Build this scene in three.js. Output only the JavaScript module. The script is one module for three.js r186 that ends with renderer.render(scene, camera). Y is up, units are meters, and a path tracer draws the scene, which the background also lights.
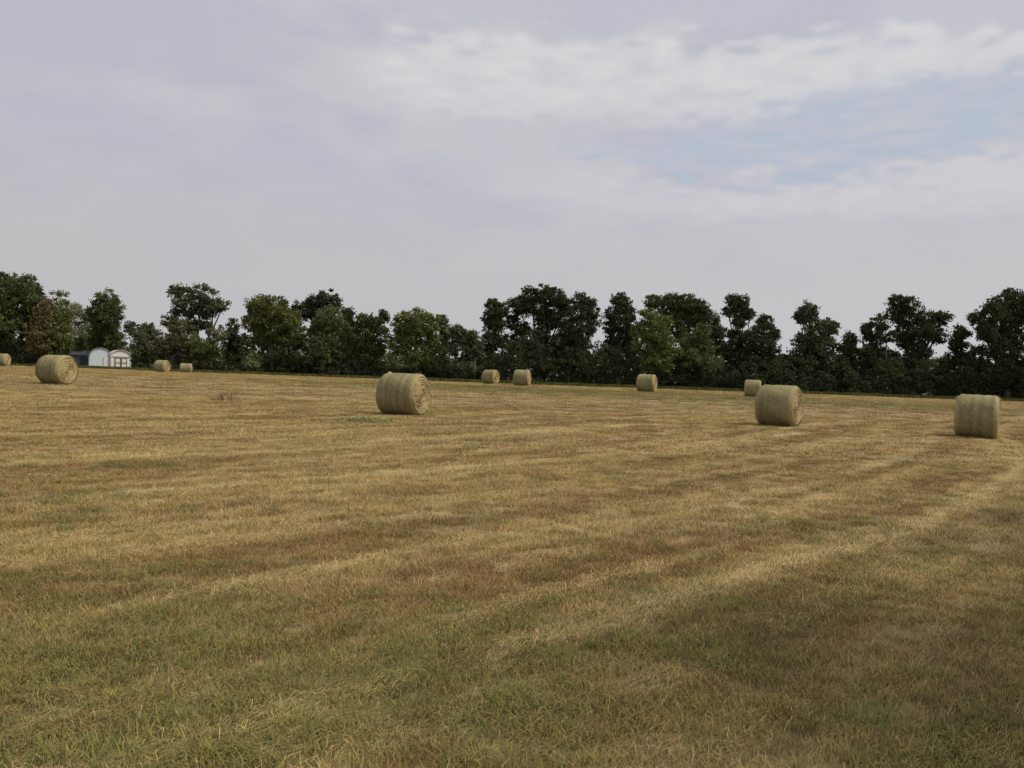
import * as THREE from 'three';
import { mergeGeometries } from 'three/addons/utils/BufferGeometryUtils.js';

// ------------------------------------------------------------------ helpers that everything needs
function rng(seed) { let a = seed >>> 0; return () => { a = (a + 0x6D2B79F5) | 0; let t = Math.imul(a ^ (a >>> 15), 1 | a); t = (t + Math.imul(t ^ (t >>> 7), 61 | t)) ^ t; return ((t ^ (t >>> 14)) >>> 0) / 4294967296; }; }
function hash2(i, j, s) { let h = Math.imul(i, 374761393) + Math.imul(j, 668265263) + Math.imul(s, 2147483647 ^ 0x5bd1e995); h = Math.imul(h ^ (h >>> 13), 1274126177); return ((h ^ (h >>> 16)) >>> 0) / 4294967296; }
function noise(x, y, s = 0) {                       // value noise 0..1
  const i = Math.floor(x), j = Math.floor(y); let u = x - i, v = y - j; u = u * u * (3 - 2 * u); v = v * v * (3 - 2 * v);
  const a = hash2(i, j, s), b = hash2(i + 1, j, s), c = hash2(i, j + 1, s), d = hash2(i + 1, j + 1, s);
  return a + (b - a) * u + (c - a) * v + (a - b - c + d) * u * v;
}
function fbm(x, y, o = 4, s = 0) { let t = 0, a = .5, n = 0; for (let k = 0; k < o; k++) { t += a * noise(x, y, s + k); n += a; a *= .5; x = x * 2.03 + 11.7; y = y * 2.03 - 7.3; } return t / n; }
const clamp = (x, a = 0, b = 1) => Math.min(b, Math.max(a, x));
const sstep = (a, b, x) => { const t = clamp((x - a) / (b - a)); return t * t * (3 - 2 * t); };
const lerp = (a, b, t) => a + (b - a) * t;
const mix3 = (a, b, t) => [lerp(a[0], b[0], t), lerp(a[1], b[1], t), lerp(a[2], b[2], t)];

// ------------------------------------------------------------------ camera
const scene = new THREE.Scene();
const F = 830;                                                        // focal length in pixels of a 1024 x 768 frame
const camera = new THREE.PerspectiveCamera(2 * Math.atan(384 / F) * 180 / Math.PI, 1024 / 768, 0.1, 4000);
camera.position.set(0, 1.55, 0);
camera.rotation.order = 'YXZ';
camera.rotation.set(-0.01145, 0, 0.0352);
camera.updateMatrixWorld();

// ------------------------------------------------------------------ sky: high hazy overcast with a few thin blue gaps
const skyTex = (() => {
  const W = 2048, H = 1024, data = new Float32Array(W * H * 4);
  for (let j = 0; j < H; j++) {
    const el = ((j + .5) / H - .5) * Math.PI, dy = Math.sin(el), ch = Math.cos(el), e = el * 180 / Math.PI;
    for (let i = 0; i < W; i++) {
      const k = (j * W + i) * 4, th = ((i + .5) / W - .5) * 2 * Math.PI;
      const dx = Math.cos(th) * ch, dz = Math.sin(th) * ch;
      let c;
      if (dy < -0.02) c = [.30, .27, .22];
      else {
        const a = Math.atan2(dx, -dz) * 180 / Math.PI;               // 0 straight ahead, positive to the right
        const q = 1 / (Math.max(dy, 0) + .09), qx = dx * q, qz = dz * q;
        const wx = fbm(qx * 1.1 + 3, qz * 1.1, 4, 50) - .5, wz = fbm(qx * 1.1, qz * 1.1 + 9, 4, 60) - .5;
        const n1 = fbm(qx * .8 + wx * 1.4, qz * 1.5 + wz * 1.4, 6, 10);   // soft bands
        const n2 = fbm(qx * 3.1 + wx * 3, qz * 5.2 + wz * 3, 5, 30);      // wisps
        const ra = fbm(a * .20 + wx * 1.5 + 7, e * .62 + wz * 1.5, 6, 90), rb = fbm(a * .6 + 2 * wx, e * 1.9 + 2 * wz, 6, 95);   // ragged edges
        // haze of the lower air and the cloud sheet
        c = mix3([.525, .517, .535], [.515, .515, .588], sstep(7, 14, e));
        const br = .975 + .075 * sstep(-32, 34, a) * (1 - sstep(80, 170, Math.abs(a)));
        c = c.map((v) => v * br);
        const high = sstep(4, 13, e);
        c = mix3(c, [.585, .575, .60], .6 * sstep(.46, .66, .5 * n1 + .5 * ra) * high);
        c = mix3(c, [.475, .475, .555], .45 * sstep(.5, .34, .6 * ra + .4 * n1) * high);
        // brighter bank of cloud over the gap and a paler one under it
        const wob = 2.6 * (ra - .5) + 2.8 * (rb - .5), far = 1 - sstep(62, 95, Math.abs(a));
        const bh = lerp(2.5, .8, sstep(20, 32, a)), bank = sstep(bh * 1.15, bh * .6, Math.abs(e - 19.5 + .045 * Math.max(0, a - 22) - wob)) * sstep(-13, -6, a + 8 * (ra - .5)) * far;
        c = mix3(c, [.675, .67, .68], clamp(bank * (.1 + 1.15 * rb)));
        const low = sstep(1.9, .6, Math.abs(e - 12.1 - .8 * wob)) * sstep(-2, 14, a + 10 * (ra - .5)) * far;
        c = mix3(c, [.625, .615, .63], low * (.35 + .7 * rb));
        // thin blue gap between them
        const hw = lerp(.5, 2.7, sstep(0, 26, a)) * far, gd = Math.abs(e - 15.2 - .022 * a - 1.1 * wob);
        const gap = sstep(hw * 1.1 + .1, hw * .7, gd) * sstep(0, 7, a + 6 * (ra - .5)) * (.55 + .6 * sstep(.62, .4, rb));
        const streak = sstep(.42, .66, fbm(a * .35 + 2 * wx, e * 3.2 + 2 * wz, 4, 99));
        c = mix3(c, [.45, .51, .605], clamp(gap) * (.92 - .55 * streak) * far);
      }
      data[k] = c[0]; data[k + 1] = c[1]; data[k + 2] = c[2]; data[k + 3] = 1;
    }
  }
  const t = new THREE.DataTexture(data, W, H, THREE.RGBAFormat, THREE.FloatType);
  t.mapping = THREE.EquirectangularReflectionMapping; t.magFilter = THREE.LinearFilter; t.minFilter = THREE.LinearFilter; t.needsUpdate = true;
  return t;
})();
scene.background = skyTex;
scene.environment = skyTex;

// ------------------------------------------------------------------ sun: veiled, from the right, about 50 degrees up
const sun = new THREE.DirectionalLight(new THREE.Color(1, .92, .80), 3.2);
sun.position.set(64, 80, 3); sun.target.position.set(0, 0, -55);
sun.position.add(sun.target.position);
sun.castShadow = true; sun.shadow.radius = 20; sun.shadow.mapSize.set(4096, 4096);
Object.assign(sun.shadow.camera, { left: -110, right: 110, top: 90, bottom: -90, near: 1, far: 320 });
scene.add(sun, sun.target);

const renderer = new THREE.WebGLRenderer({ antialias: true });
renderer.setSize(1024, 768);
renderer.toneMapping = THREE.LinearToneMapping;
renderer.toneMappingExposure = 1.0;
renderer.shadowMap.enabled = true; renderer.shadowMap.type = THREE.PCFSoftShadowMap;

// ------------------------------------------------------------------ naming
const used = new Map();
function numbered(n) { const k = used.get(n) ?? 0; used.set(n, k + 1); return k ? n + '_' + String(k).padStart(3, '0') : n; }
function thing(name, label, category, group, pos = [0, 0, 0], turn = 0) {
  const o = new THREE.Group(); o.name = numbered(name); o.position.set(...pos); o.rotation.y = turn;
  o.userData = { label, category }; if (group) o.userData.group = group; scene.add(o); return o;
}
function part(name, geo, mat, parent) { const m = new THREE.Mesh(geo, mat); m.name = name; m.castShadow = m.receiveShadow = true; parent.add(m); return m; }
function setting(name, o, label, category, kind = 'structure') { o.name = name; o.userData = { kind, label, category }; o.receiveShadow = o.castShadow = true; scene.add(o); return o; }

// ------------------------------------------------------------------ the lie of the land
const hgt = (x, z) => { const d = Math.hypot(x, z); return .42 * sstep(28, 72, d) + .05 * (noise(x * .13, z * .13, 5) - .5) * sstep(2, 12, d) + .03 * (noise(x * .9, z * .9, 6) - .5); };
const at = (px, py, depth) => new THREE.Vector3((px - 512) / F * depth, -(py - 384) / F * depth, -depth).applyQuaternion(camera.quaternion).add(camera.position);
function onGround(px, py) {
  const dir = at(px, py, 1).sub(camera.position); let a = .5, b = 300;
  for (let k = 0; k < 60; k++) { const m = (a + b) / 2, p = dir.clone().multiplyScalar(m).add(camera.position); if (p.y > hgt(p.x, p.z)) a = m; else b = m; }
  const p = dir.multiplyScalar(a).add(camera.position); p.depth = a; return p;
}
const edgeZ = (x) => -101 - 2.5 * (noise(x * .03, 3, 8) - .5) + .06 * Math.min(0, x + 10);       // where the mown field ends

// the swaths were raked in arcs about one far centre, 2.2 m apart
const CX = -50, CZ = -57;
function swath(x, z) {
  const far = sstep(24, 56, -z - .25 * x), wob = .35 * (fbm(x * .11, z * .11, 2, 21) - .5) + .1 * (noise(x * .5, z * .5, 22) - .5);
  const th = Math.atan2(z - CZ, x - CX), r = lerp(Math.hypot(x - CX, z - CZ), 84 + .92 * z + .14 * x, far) + wob;   // further out the rows run straight across
  const ph = (r - 72.55) / 2.2, row = Math.round(ph);
  return { r, th, ph, row, off: (ph - row) * 2.2, along: lerp(th * 72, x, far), far };
}
// patches of regrowth seen in the photograph, as ground spots [px, py, radius m, strength]
const greens = [[20, 520, 1.5, .5], [20, 650, .9, .9], [90, 585, .9, .4], [420, 660, .55, .9], [520, 650, .5, .8], [250, 735, .5, .6], [330, 690, .5, .5], [620, 690, .5, .5], [700, 600, .5, .6], [640, 630, .5, .6], [860, 740, .5, .9], [960, 720, .6, .7], [560, 740, .4, .6],
  [940, 560, 1.2, .5], [1000, 620, .8, .5], [200, 570, .5, .5], [60, 470, 1.6, .35], [365, 420, .9, .8], [610, 392, 14, .8], [480, 388, 9, .75], [330, 384, 10, .4], [150, 380, 10, .3], [60, 710, 1.0, .8], [180, 650, .8, .6], [150, 745, .6, .8], [420, 735, .7, .6], [740, 660, .6, .5], [700, 398, 8, .5], [880, 405, 9, .6], [960, 408, 7, .5], [760, 400, 8, .5], [420, 386, 8, .5]]
  .map(([px, py, r, s]) => { const p = onGround(px, py); return [p.x, p.z, r, s]; });
function cover(x, z) {                                                // what covers the ground at a point: shares of green, raked hay, brown stubble
  const w = swath(x, z), d = Math.hypot(x, z);
  const along = w.along;
  let g = 0; for (const [gx, gz, r, s] of greens) { const q = ((x - gx) ** 2 + (z - gz) ** 2) / (r * r); if (q < 6) g += s * Math.exp(-q); }
  const n = fbm(x * .55, z * .55, 3, 31), nn = fbm(x * 1.9, z * 1.9, 3, 35);
  // fine lines left by mower and rake, drawn out along the rows
  const s1 = fbm(along * .13, w.r * 2.1, 3, 51), s2 = fbm(along * .32 + 9, w.r * 5.6, 3, 55), s3 = fbm(along * .09 + 4, w.r * 1.3, 3, 58), line = .5 * s1 + .5 * s2;
  g = clamp(g * (.15 + .8 * nn + .9 * (s1 - .2)) * .8 + .34 * sstep(.5, .75, .5 * n + .5 * s3) * (.4 + nn));
  g = clamp(g * 1.15 - .11);
  const strength = w.row === 0 ? 1.15 * sstep(.5, 2, x) : w.row > 0 ? .1 : (.6 + .4 * hash2(w.row, 7, 3)) * lerp(.4, 1, Math.max(w.far, sstep(-5, 5, x)));
  const wid = w.row === 0 ? .05 + .05 * noise(along * .35, w.row * 3.1, 41) : .08 + .11 * noise(along * .3, w.row * 3.1, 41);
  let hay = Math.exp(-Math.pow((w.off + .18 * (noise(along * .6, w.row, 44) - .5)) / wid, 2)) * strength * sstep(.12, .45, fbm(along * .25, w.row * 5.7, 3, 43));
  const q3 = w.ph * 3, k3 = Math.round(q3), o3 = (q3 - k3) * .733;        // the finer lines the rake leaves within a row
  hay += .6 * Math.exp(-Math.pow((o3 + .16 * (noise(along * .5, k3, 48) - .5)) / .10, 2)) * sstep(.38, .62, fbm(along * .16, k3 * 3.3, 3, 49)) * (w.row > 0 ? .25 : 1);
  hay = clamp(hay + .6 * sstep(.53, .7, line));
  const brown = clamp(.25 * sstep(.55, 1.0, Math.abs(w.off)) + .85 * sstep(.52, .36, line) + .75 * sstep(.48, .68, .6 * s3 + .4 * nn));
  return { g, hay: hay * (1 - .6 * g), brown, w };
}
const TAN = [.44, .335, .14], HAY = [.56, .445, .21], BROWN = [.265, .18, .069], GREEN = [.19, .19, .06];
function fieldColor(x, z, c = cover(x, z)) {
  let k = mix3(TAN, BROWN, .75 * c.brown); k = mix3(k, HAY, .8 * c.hay); return mix3(k, GREEN, .8 * c.g);
}

// ------------------------------------------------------------------ ground
function sheet(x0, x1, z0, z1, nx, nz, lift, warpX = (t) => t, warpZ = (t) => t) {
  const pos = [], uv = [], idx = [];
  for (let j = 0; j <= nz; j++) for (let i = 0; i <= nx; i++) {
    const x = lerp(x0, x1, warpX(i / nx)), z = lerp(z0, z1, warpZ(j / nz));
    pos.push(x, hgt(x, z) + lift, z); uv.push((x - x0) / (x1 - x0), (z - z0) / (z1 - z0));
  }
  for (let j = 0; j < nz; j++) for (let i = 0; i < nx; i++) { const a = j * (nx + 1) + i, b = a + nx + 1; idx.push(a, a + 1, b, b, a + 1, b + 1); }
  const g = new THREE.BufferGeometry(); g.setAttribute('position', new THREE.Float32BufferAttribute(pos, 3)); g.setAttribute('uv', new THREE.Float32BufferAttribute(uv, 2)); g.setIndex(idx); g.computeVertexNormals();
  if (g.attributes.normal.getY(0) < 0) { const id = g.index.array; for (let k = 0; k < id.length; k += 3) { const t = id[k]; id[k] = id[k + 1]; id[k + 1] = t; } g.computeVertexNormals(); }
  return g;
}
function byteTex(W, H, fn, srgb = true) {
  const d = new Uint8Array(W * H * 4), enc = (v) => { v = clamp(v); return 255 * (v <= .0031308 ? v * 12.92 : 1.055 * Math.pow(v, 1 / 2.4) - .055); };
  for (let j = 0; j < H; j++) for (let i = 0; i < W; i++) { const c = fn(i, j), k = (j * W + i) * 4; for (let m = 0; m < 3; m++) d[k + m] = Math.round(srgb ? enc(c[m]) : clamp(c[m]) * 255); d[k + 3] = 255; }
  const t = new THREE.DataTexture(d, W, H); if (srgb) t.colorSpace = THREE.SRGBColorSpace; t.magFilter = THREE.LinearFilter; t.minFilter = THREE.LinearMipmapLinearFilter; t.generateMipmaps = true; t.anisotropy = 8; t.needsUpdate = true; return t;
}
{
  const cubic = (t) => { const s = 2 * t - 1; return .5 + .5 * (.12 * s + .88 * s * s * s); };
  const meadowTex = byteTex(512, 512, (i, j) => mix3([.075, .10, .03], [.16, .15, .055], fbm(i * .09, j * .09, 4, 71)));
  meadowTex.wrapS = meadowTex.wrapT = THREE.RepeatWrapping; meadowTex.repeat.set(160, 160);
  setting('ground', new THREE.Mesh(sheet(-1600, 1600, 1600, -1600, 120, 120, -.03, cubic, cubic), new THREE.MeshStandardMaterial({ map: meadowTex, roughness: 1 })), 'rough green grassland beyond the mown hay field', 'grassland');
  const X0 = -80, X1 = 80, Z0 = 14, Z1 = -106, W = 2048, H = 2048;
  const fr = rng(5);
  const tex = byteTex(W, H, (i, j) => {
    const x = lerp(X0, X1, (i + .5) / W), z = lerp(Z0, Z1, (j + .5) / H);
    const c = cover(x, z); let k = fieldColor(x, z, c);
    const along = c.w.along, s = fbm(along * .7, c.w.r * 3.2, 4, 81), f = .82 + .36 * fr();
    const dark = sstep(.58, .70, s) * .5;                              // tufts of darker stubble
    k = mix3(k, [.15, .095, .036], dark);
    const green = sstep(6, 0, z - edgeZ(x)) * .75;                       // unmown strip
    k = mix3(k, [.13, .145, .05], green);
    return k.map((v) => v * f * .62);                                   // thatch and soil between the cut stems
  });
  const nx = 300, nz = 260, wz = (t) => .28 * t + .72 * t * t, wx = (t) => { const s = 2 * t - 1; return .5 + .5 * (.35 * s + .65 * s * s * s); };
  setting('hay_field', new THREE.Mesh(sheet(X0, X1, Z0, Z1, nx, nz, 0, wx, wz), new THREE.MeshStandardMaterial({ map: tex, roughness: 1 })), 'mown hay field of tan stubble raked in curved rows', 'field');
}

// ------------------------------------------------------------------ grass: stubble, regrowth and loose hay, laid over the field
function bladeSet(seed, n, R, make) {
  const r = rng(seed), pos = [], col = [], nor = [], idx = [];
  for (let k = 0; k < n; k++) {
    const b = make(r, R), { x, z, dir, pts, w, c } = b;                 // pts: [forward, up] along the blade
    const sx = -Math.sin(dir), sz = Math.cos(dir), base = pos.length / 3;
    pts.forEach(([f, u, side = 0], i) => {
      const ww = i === pts.length - 1 ? w * .25 : w, px = x + Math.cos(dir) * f + sx * side, pz = z + Math.sin(dir) * f + sz * side;
      pos.push(px - sx * ww / 2, u, pz - sz * ww / 2, px + sx * ww / 2, u, pz + sz * ww / 2);
      for (let m = 0; m < 2; m++) { col.push(...c); }
      if (i) { const q = base + i * 2; idx.push(q - 2, q - 1, q, q, q - 1, q + 1); }
    });
  }
  const g = new THREE.BufferGeometry(); g.setAttribute('position', new THREE.Float32BufferAttribute(pos, 3)); g.setAttribute('color', new THREE.Float32BufferAttribute(col, 3)); g.setIndex(idx); g.computeVertexNormals(); return g;
}
const jitter = (r, a) => { const v = 1 + (r() - .5) * a; return [v * (1 + (r() - .5) * .12), v, v * (1 + (r() - .5) * .2)]; };
const inDisc = (r, R) => { const a = r() * 6.283, q = Math.sqrt(r()) * R; return [Math.cos(a) * q, Math.sin(a) * q]; };
const stubble = (seed) => bladeSet(seed, 80, .13, (r, R) => { const [x, z] = inDisc(r, R), l = .025 + .05 * r(), lean = (r() - .35) * 2.2; return { x, z, dir: r() * 6.283, w: .0018 + .0014 * r(), c: jitter(r, .8), pts: [[0, -.01], [lean * l * .4, l * .6], [lean * l, l]] }; });
const regrow = (seed) => bladeSet(seed, 60, .13, (r, R) => { const [x, z] = inDisc(r, R), l = .04 + .06 * r(), k = .35 + r() * 1.0; return { x, z, dir: r() * 6.283, w: .0018 + .0016 * r(), c: jitter(r, .7), pts: [[0, -.01], [k * l * .25, l * .5], [k * l * .6, l * .8], [k * l, l * (.95 - .35 * k)]] }; });
const straw = (seed) => bladeSet(seed, 50, .19, (r, R) => {
  const [x, z] = inDisc(r, R), l = .06 + .17 * r() * r(), dir = (r() + r() + r() - 1.5) * 1.2 + (r() < .5 ? Math.PI : 0), h = .008 + .045 * r() * r(), t = (r() - .5) * .05, b = (r() - .5) * .12 * l * 4;
  return { x, z, dir, w: .0016 + .0014 * r(), c: jitter(r, .6), pts: [[-l / 2, h - t], [-l / 6, h + .012 * r(), b * .25], [l / 6, h + .012 * r(), b * .25], [l / 2, Math.max(.004, h + t), 0]] };
});
const strawMat = new THREE.MeshPhysicalMaterial({ color: 0xffffff, vertexColors: true, roughness: .8, specularIntensity: .5, side: THREE.DoubleSide });
const greenMat = new THREE.MeshPhysicalMaterial({ color: 0xffffff, vertexColors: true, roughness: .9, specularIntensity: .35, side: THREE.DoubleSide });
const zones = [[2.3, 8, 175, .85, .56], [8, 17, 70, 1.1, .62], [17, 38, 18, 2.0, .75], [38, 102, 2.4, 4, 1.0]];   // depth from, to, tufts per m2, width, height
function layCover(name, label, variants, mat, seed, chance, tint, stretch) {
  const lists = variants.map(() => []), r = rng(seed), M = new THREE.Matrix4(), q = new THREE.Quaternion(), up = new THREE.Vector3(0, 1, 0);
  for (const [d0, d1, dens, sw, sh] of zones) {
    const area = .66 * (d1 * d1 - d0 * d0) + 1.6 * (d1 - d0), n = Math.round(area * dens);
    for (let k = 0; k < n; k++) {
      const d = Math.sqrt(lerp(d0 * d0, d1 * d1, r())), hw = .66 * d + .8, x = (2 * r() - 1) * hw, z = -d;
      const u = r(), v = r(), w2 = r(), w3 = r();
      if (z < edgeZ(x) + .3) continue;
      const c = cover(x, z), p = chance(c, x, z); if (u > p) continue;
      const ang = stretch ? -(c.w.th + Math.PI / 2) * (1 - c.w.far) + (v - .5) * .8 : v * 6.283;
      q.setFromAxisAngle(up, ang); const s = .75 + .5 * w2;
      M.compose(new THREE.Vector3(x, hgt(x, z) + .002 + (stretch ? .02 * c.hay * w3 : 0), z), q, new THREE.Vector3(sw * s * (stretch ? 1.25 : 1), sh * s * (stretch ? 1 + .8 * c.hay : 1), sw * s * (stretch ? .55 : 1)));
      lists[(k + (w3 * 7 | 0)) % variants.length].push([M.clone(), tint(c, x, z, w3, w2)]);
    }
  }
  variants.forEach((g, i) => {
    const L = lists[i], im = new THREE.InstancedMesh(g, mat, L.length), col = new THREE.Color();
    L.forEach(([m, c], k) => { im.setMatrixAt(k, m); im.setColorAt(k, col.setRGB(...c)); });
    setting(numbered(name), im, label[i], 'grass', 'stuff');
  });
}
const sc = (c, s) => c.map((v) => v * s);
layCover('stubble', ['short upright tan cut stubble all over the field', 'short leaning brown cut stubble all over the field'], [stubble(11), stubble(12)], strawMat, 101,
  (c) => .85 * (1 - .4 * c.g), (c, x, z, a, b) => sc(mix3(mix3([.455, .345, .14], [.265, .163, .06], clamp(c.brown * .9 + .3 * (a - .4))), [.20, .165, .05], .55 * c.g), a < .12 ? .5 : a > .9 ? 1.3 : .75 + .45 * b));
layCover('regrowth', ['fresh short green blades growing up through the stubble', 'bent olive green blades growing up through the stubble'], [regrow(21), regrow(22)], greenMat, 102,
  (c, x, z) => .06 + .55 * c.g, (c, x, z, a, b) => sc(mix3([.128, .150, .038], [.22, .17, .05], a), .65 + .6 * b));
layCover('loose_hay', ['pale loose hay strands lying along the raked rows', 'thin dry hay strands scattered over the stubble'], [straw(31), straw(32)], strawMat, 103,
  (c) => .12 + .8 * c.hay, (c, x, z, a, b) => sc(mix3([.42, .305, .125], [.58, .46, .225], c.hay * (.4 + .6 * a)), .8 + .4 * b), true);

// rank grass along the far edge of the field
{
  const g = bladeSet(41, 26, .45, (r, R) => { const [x, z] = inDisc(r, R), l = .16 + .24 * r(), k = r() * .6; return { x, z, dir: r() * 6.283, w: .03 + .02 * r(), c: jitter(r, .6), pts: [[0, -.03], [k * l * .3, l * .6], [k * l, l]] }; });
  const r = rng(42), L = [];
  for (let k = 0; k < 11000; k++) {
    const x = -84 + 168 * r(), z = edgeZ(x) + 1.2 - 9 * Math.pow(r(), 1.3), s = .7 + .7 * r();
    L.push([new THREE.Matrix4().compose(new THREE.Vector3(x, hgt(x, z) - .02, z), new THREE.Quaternion().setFromAxisAngle(new THREE.Vector3(0, 1, 0), r() * 6.283), new THREE.Vector3(s, s * (.4 + .5 * r()), s)), sc(mix3([.07, .085, .022], [.16, .14, .045], r()), .8 + .4 * r())]);
  }
  const im = new THREE.InstancedMesh(g, greenMat, L.length), c = new THREE.Color();
  L.forEach(([m, k], i) => { im.setMatrixAt(i, m); im.setColorAt(i, c.setRGB(...k)); });
  setting('verge_grass', im, 'rank green grass in the strip between field and trees', 'grass', 'stuff');
}

// ------------------------------------------------------------------ round bales
const baleMat = new THREE.MeshPhysicalMaterial({ vertexColors: true, roughness: .9, specularIntensity: .3 });
const endMat = new THREE.MeshStandardMaterial({ vertexColors: true, roughness: .95 });
function baleWrap(D, L, seed) {
  const R = D / 2, nu = 128, nv = 44, pos = [], col = [], idx = [], prof = [];
  for (let j = 0; j <= nv; j++) { const t = j / nv, x = (t - .5) * L, e = Math.min(t, 1 - t) * L, round = e < .15 ? .085 * Math.pow(1 - e / .15, 2) : 0; prof.push([x, round, e]); }
  for (let j = 0; j <= nv; j++) for (let i = 0; i <= nu; i++) {
    const th = (i % nu) / nu * Math.PI * 2, cx = Math.cos(th), cy = Math.sin(th), [x, round, edge] = prof[j];
    const lump = .028 * (fbm(cx * 1.6 + 5, cy * 1.6 + x * 1.3, 3, seed) - .5), ring = .012 * (noise(x * 11, seed * 3.3, seed + 4) - .5), fine = .012 * (noise(x * 30, th * 22 + seed, seed + 9) - .5);
    const rr = R - round + lump + ring + fine;
    let y = cy * rr + R; if (y < .05) y = .05 - (.05 - y) * .35;
    pos.push(x, y - .03, cx * rr * (cy < 0 ? 1.012 : 1));
    const band = noise(x * 7, seed * 7.7, seed + 1), patch = fbm(cx * 2.4 + seed, cy * 2.4 + x * 2, 3, seed + 2), f = noise(x * 42, th * 30 + 3, seed + 3);
    let c = mix3([.305, .272, .138], [.148, .142, .06], clamp(.25 + .9 * (patch - .35) + .7 * (band - .5)));
    c = mix3(c, [.18, .12, .055], .5 * sstep(.6, .85, noise(x * 13 + 4, seed * 1.7 + .4 * Math.cos(th), seed + 6)));
    c = mix3(c, [.38, .33, .19], .5 * sstep(.62, .9, f)); c = mix3(c, [.35, .285, .14], .75 * sstep(.11, .03, edge + .05 * (f - .5))); const s = .90 + .20 * hash2(i, j, seed); col.push(c[0] * s, c[1] * s, c[2] * s);
    if (i < nu && j < nv) { const a = j * (nu + 1) + i, b = a + nu + 1; idx.push(a, b, a + 1, b, b + 1, a + 1); }
  }
  const g = new THREE.BufferGeometry(); g.setAttribute('position', new THREE.Float32BufferAttribute(pos, 3)); g.setAttribute('color', new THREE.Float32BufferAttribute(col, 3)); g.setIndex(idx); g.computeVertexNormals(); return g;
}
function baleEnd(D, L, seed, s) {                                         // s = +1 or -1: which end
  const R = D / 2 - .06, nr = 34, nu = 112, pos = [], col = [], idx = [];
  for (let j = 0; j <= nr; j++) for (let i = 0; i <= nu; i++) {
    const th = (i % nu) / nu * Math.PI * 2, rr = R * j / nr, cx = Math.cos(th), cy = Math.sin(th), wob = .05 * (fbm(cx * 2 + 9, cy * 2 + rr * 3, 2, seed + 20) - .5);
    const turn = (rr + wob) / .085 + th / 6.283, ridge = noise((rr + wob) * 26, Math.floor(turn) * 3.7 + .5 * cx, seed + 21), layer = .5 + .5 * Math.cos(turn * 6.283);
    const out = (layer - .6) * .05 * (1 - .4 * rr / R) + .03 * (ridge - .5) + .035 * (noise(cx * rr * 22, cy * rr * 22 + 40, seed + 22) - .5) - (j === nr ? .07 : j === nr - 1 ? .02 : 0) + .02 * (1 - rr / R);
    let y = cy * rr * (1 + .01 * (noise(th * 9, 2, seed) - .5)) + D / 2; if (y < .07) y = .07 - (.07 - y) * .4;
    pos.push(s * (L / 2 - .012 + out), y - .03, cx * rr);
    const n = fbm(cx * rr * 5 + 30, cy * rr * 5, 3, seed + 24);
    let c = mix3([.39, .305, .15], [.245, .172, .075], clamp(.2 + .9 * (ridge - .3) + .7 * (n - .5))); c = mix3(c, [.32, .28, .13], .5 * sstep(.62, 1, rr / R)); c = mix3(c, [.46, .38, .21], .5 * sstep(.6, .85, noise((rr + wob) * 34, th * 3, seed + 26)));
    const v = .8 + .4 * hash2(i, j, seed + 27); col.push(c[0] * v, c[1] * v, c[2] * v);
    if (i < nu && j < nr) { const a = j * (nu + 1) + i, b = a + nu + 1; if (s > 0) idx.push(a, a + 1, b, b, a + 1, b + 1); else idx.push(a, b, a + 1, b, b + 1, a + 1); }
  }
  const g = new THREE.BufferGeometry(); g.setAttribute('position', new THREE.Float32BufferAttribute(pos, 3)); g.setAttribute('color', new THREE.Float32BufferAttribute(col, 3)); g.setIndex(idx); g.computeVertexNormals(); return g;
}
function baleFuzz(D, L, seed, n) {                                        // wisps that stick out at the ends and round the foot
  const r = rng(seed), pos = [], col = [];
  for (let k = 0; k < n; k++) {
    let p, d; const kind = r();
    if (kind < .45) { const s = r() < .5 ? -1 : 1, th = r() * 6.283, rr = D / 2 * Math.sqrt(r()) * .97; p = new THREE.Vector3(s * (L / 2 - .01), D / 2 + Math.sin(th) * rr - .03, Math.cos(th) * rr); d = new THREE.Vector3(s * (.3 + r()), r() - .6, r() - .5); }
    else if (kind < .7) { const th = r() * 6.283; p = new THREE.Vector3((r() - .5) * L, D / 2 + Math.sin(th) * (D / 2 - .01) - .03, Math.cos(th) * (D / 2 - .01)); d = new THREE.Vector3((r() - .5) * 2, Math.sin(th) + (r() - .5), Math.cos(th) + (r() - .5)); }
    else { const s = r() < .5 ? -1 : 1; p = new THREE.Vector3((r() - .5) * L * 1.2, .01 + .02 * r(), s * (.1 + .45 * r())); d = new THREE.Vector3(r() - .5, .25 * r(), s * r()); }
    p.y = Math.max(.01, p.y);
    d.normalize(); const l = .05 + .10 * r(), w = new THREE.Vector3(r() - .5, r() - .5, r() - .5).cross(d).normalize().multiplyScalar(.004), q = p.clone().addScaledVector(d, l); if (q.y < .01) q.y = .01;
    const a = p.clone().add(w), b = p.clone().sub(w); pos.push(a.x, a.y, a.z, b.x, b.y, b.z, q.x, q.y, q.z);
    const c = sc(mix3([.55, .43, .22], [.40, .36, .17], r()), .8 + .4 * r()); for (let m = 0; m < 3; m++) col.push(...c);
  }
  const g = new THREE.BufferGeometry(); g.setAttribute('position', new THREE.Float32BufferAttribute(pos, 3)); g.setAttribute('color', new THREE.Float32BufferAttribute(col, 3)); g.computeVertexNormals(); return g;
}
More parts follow.
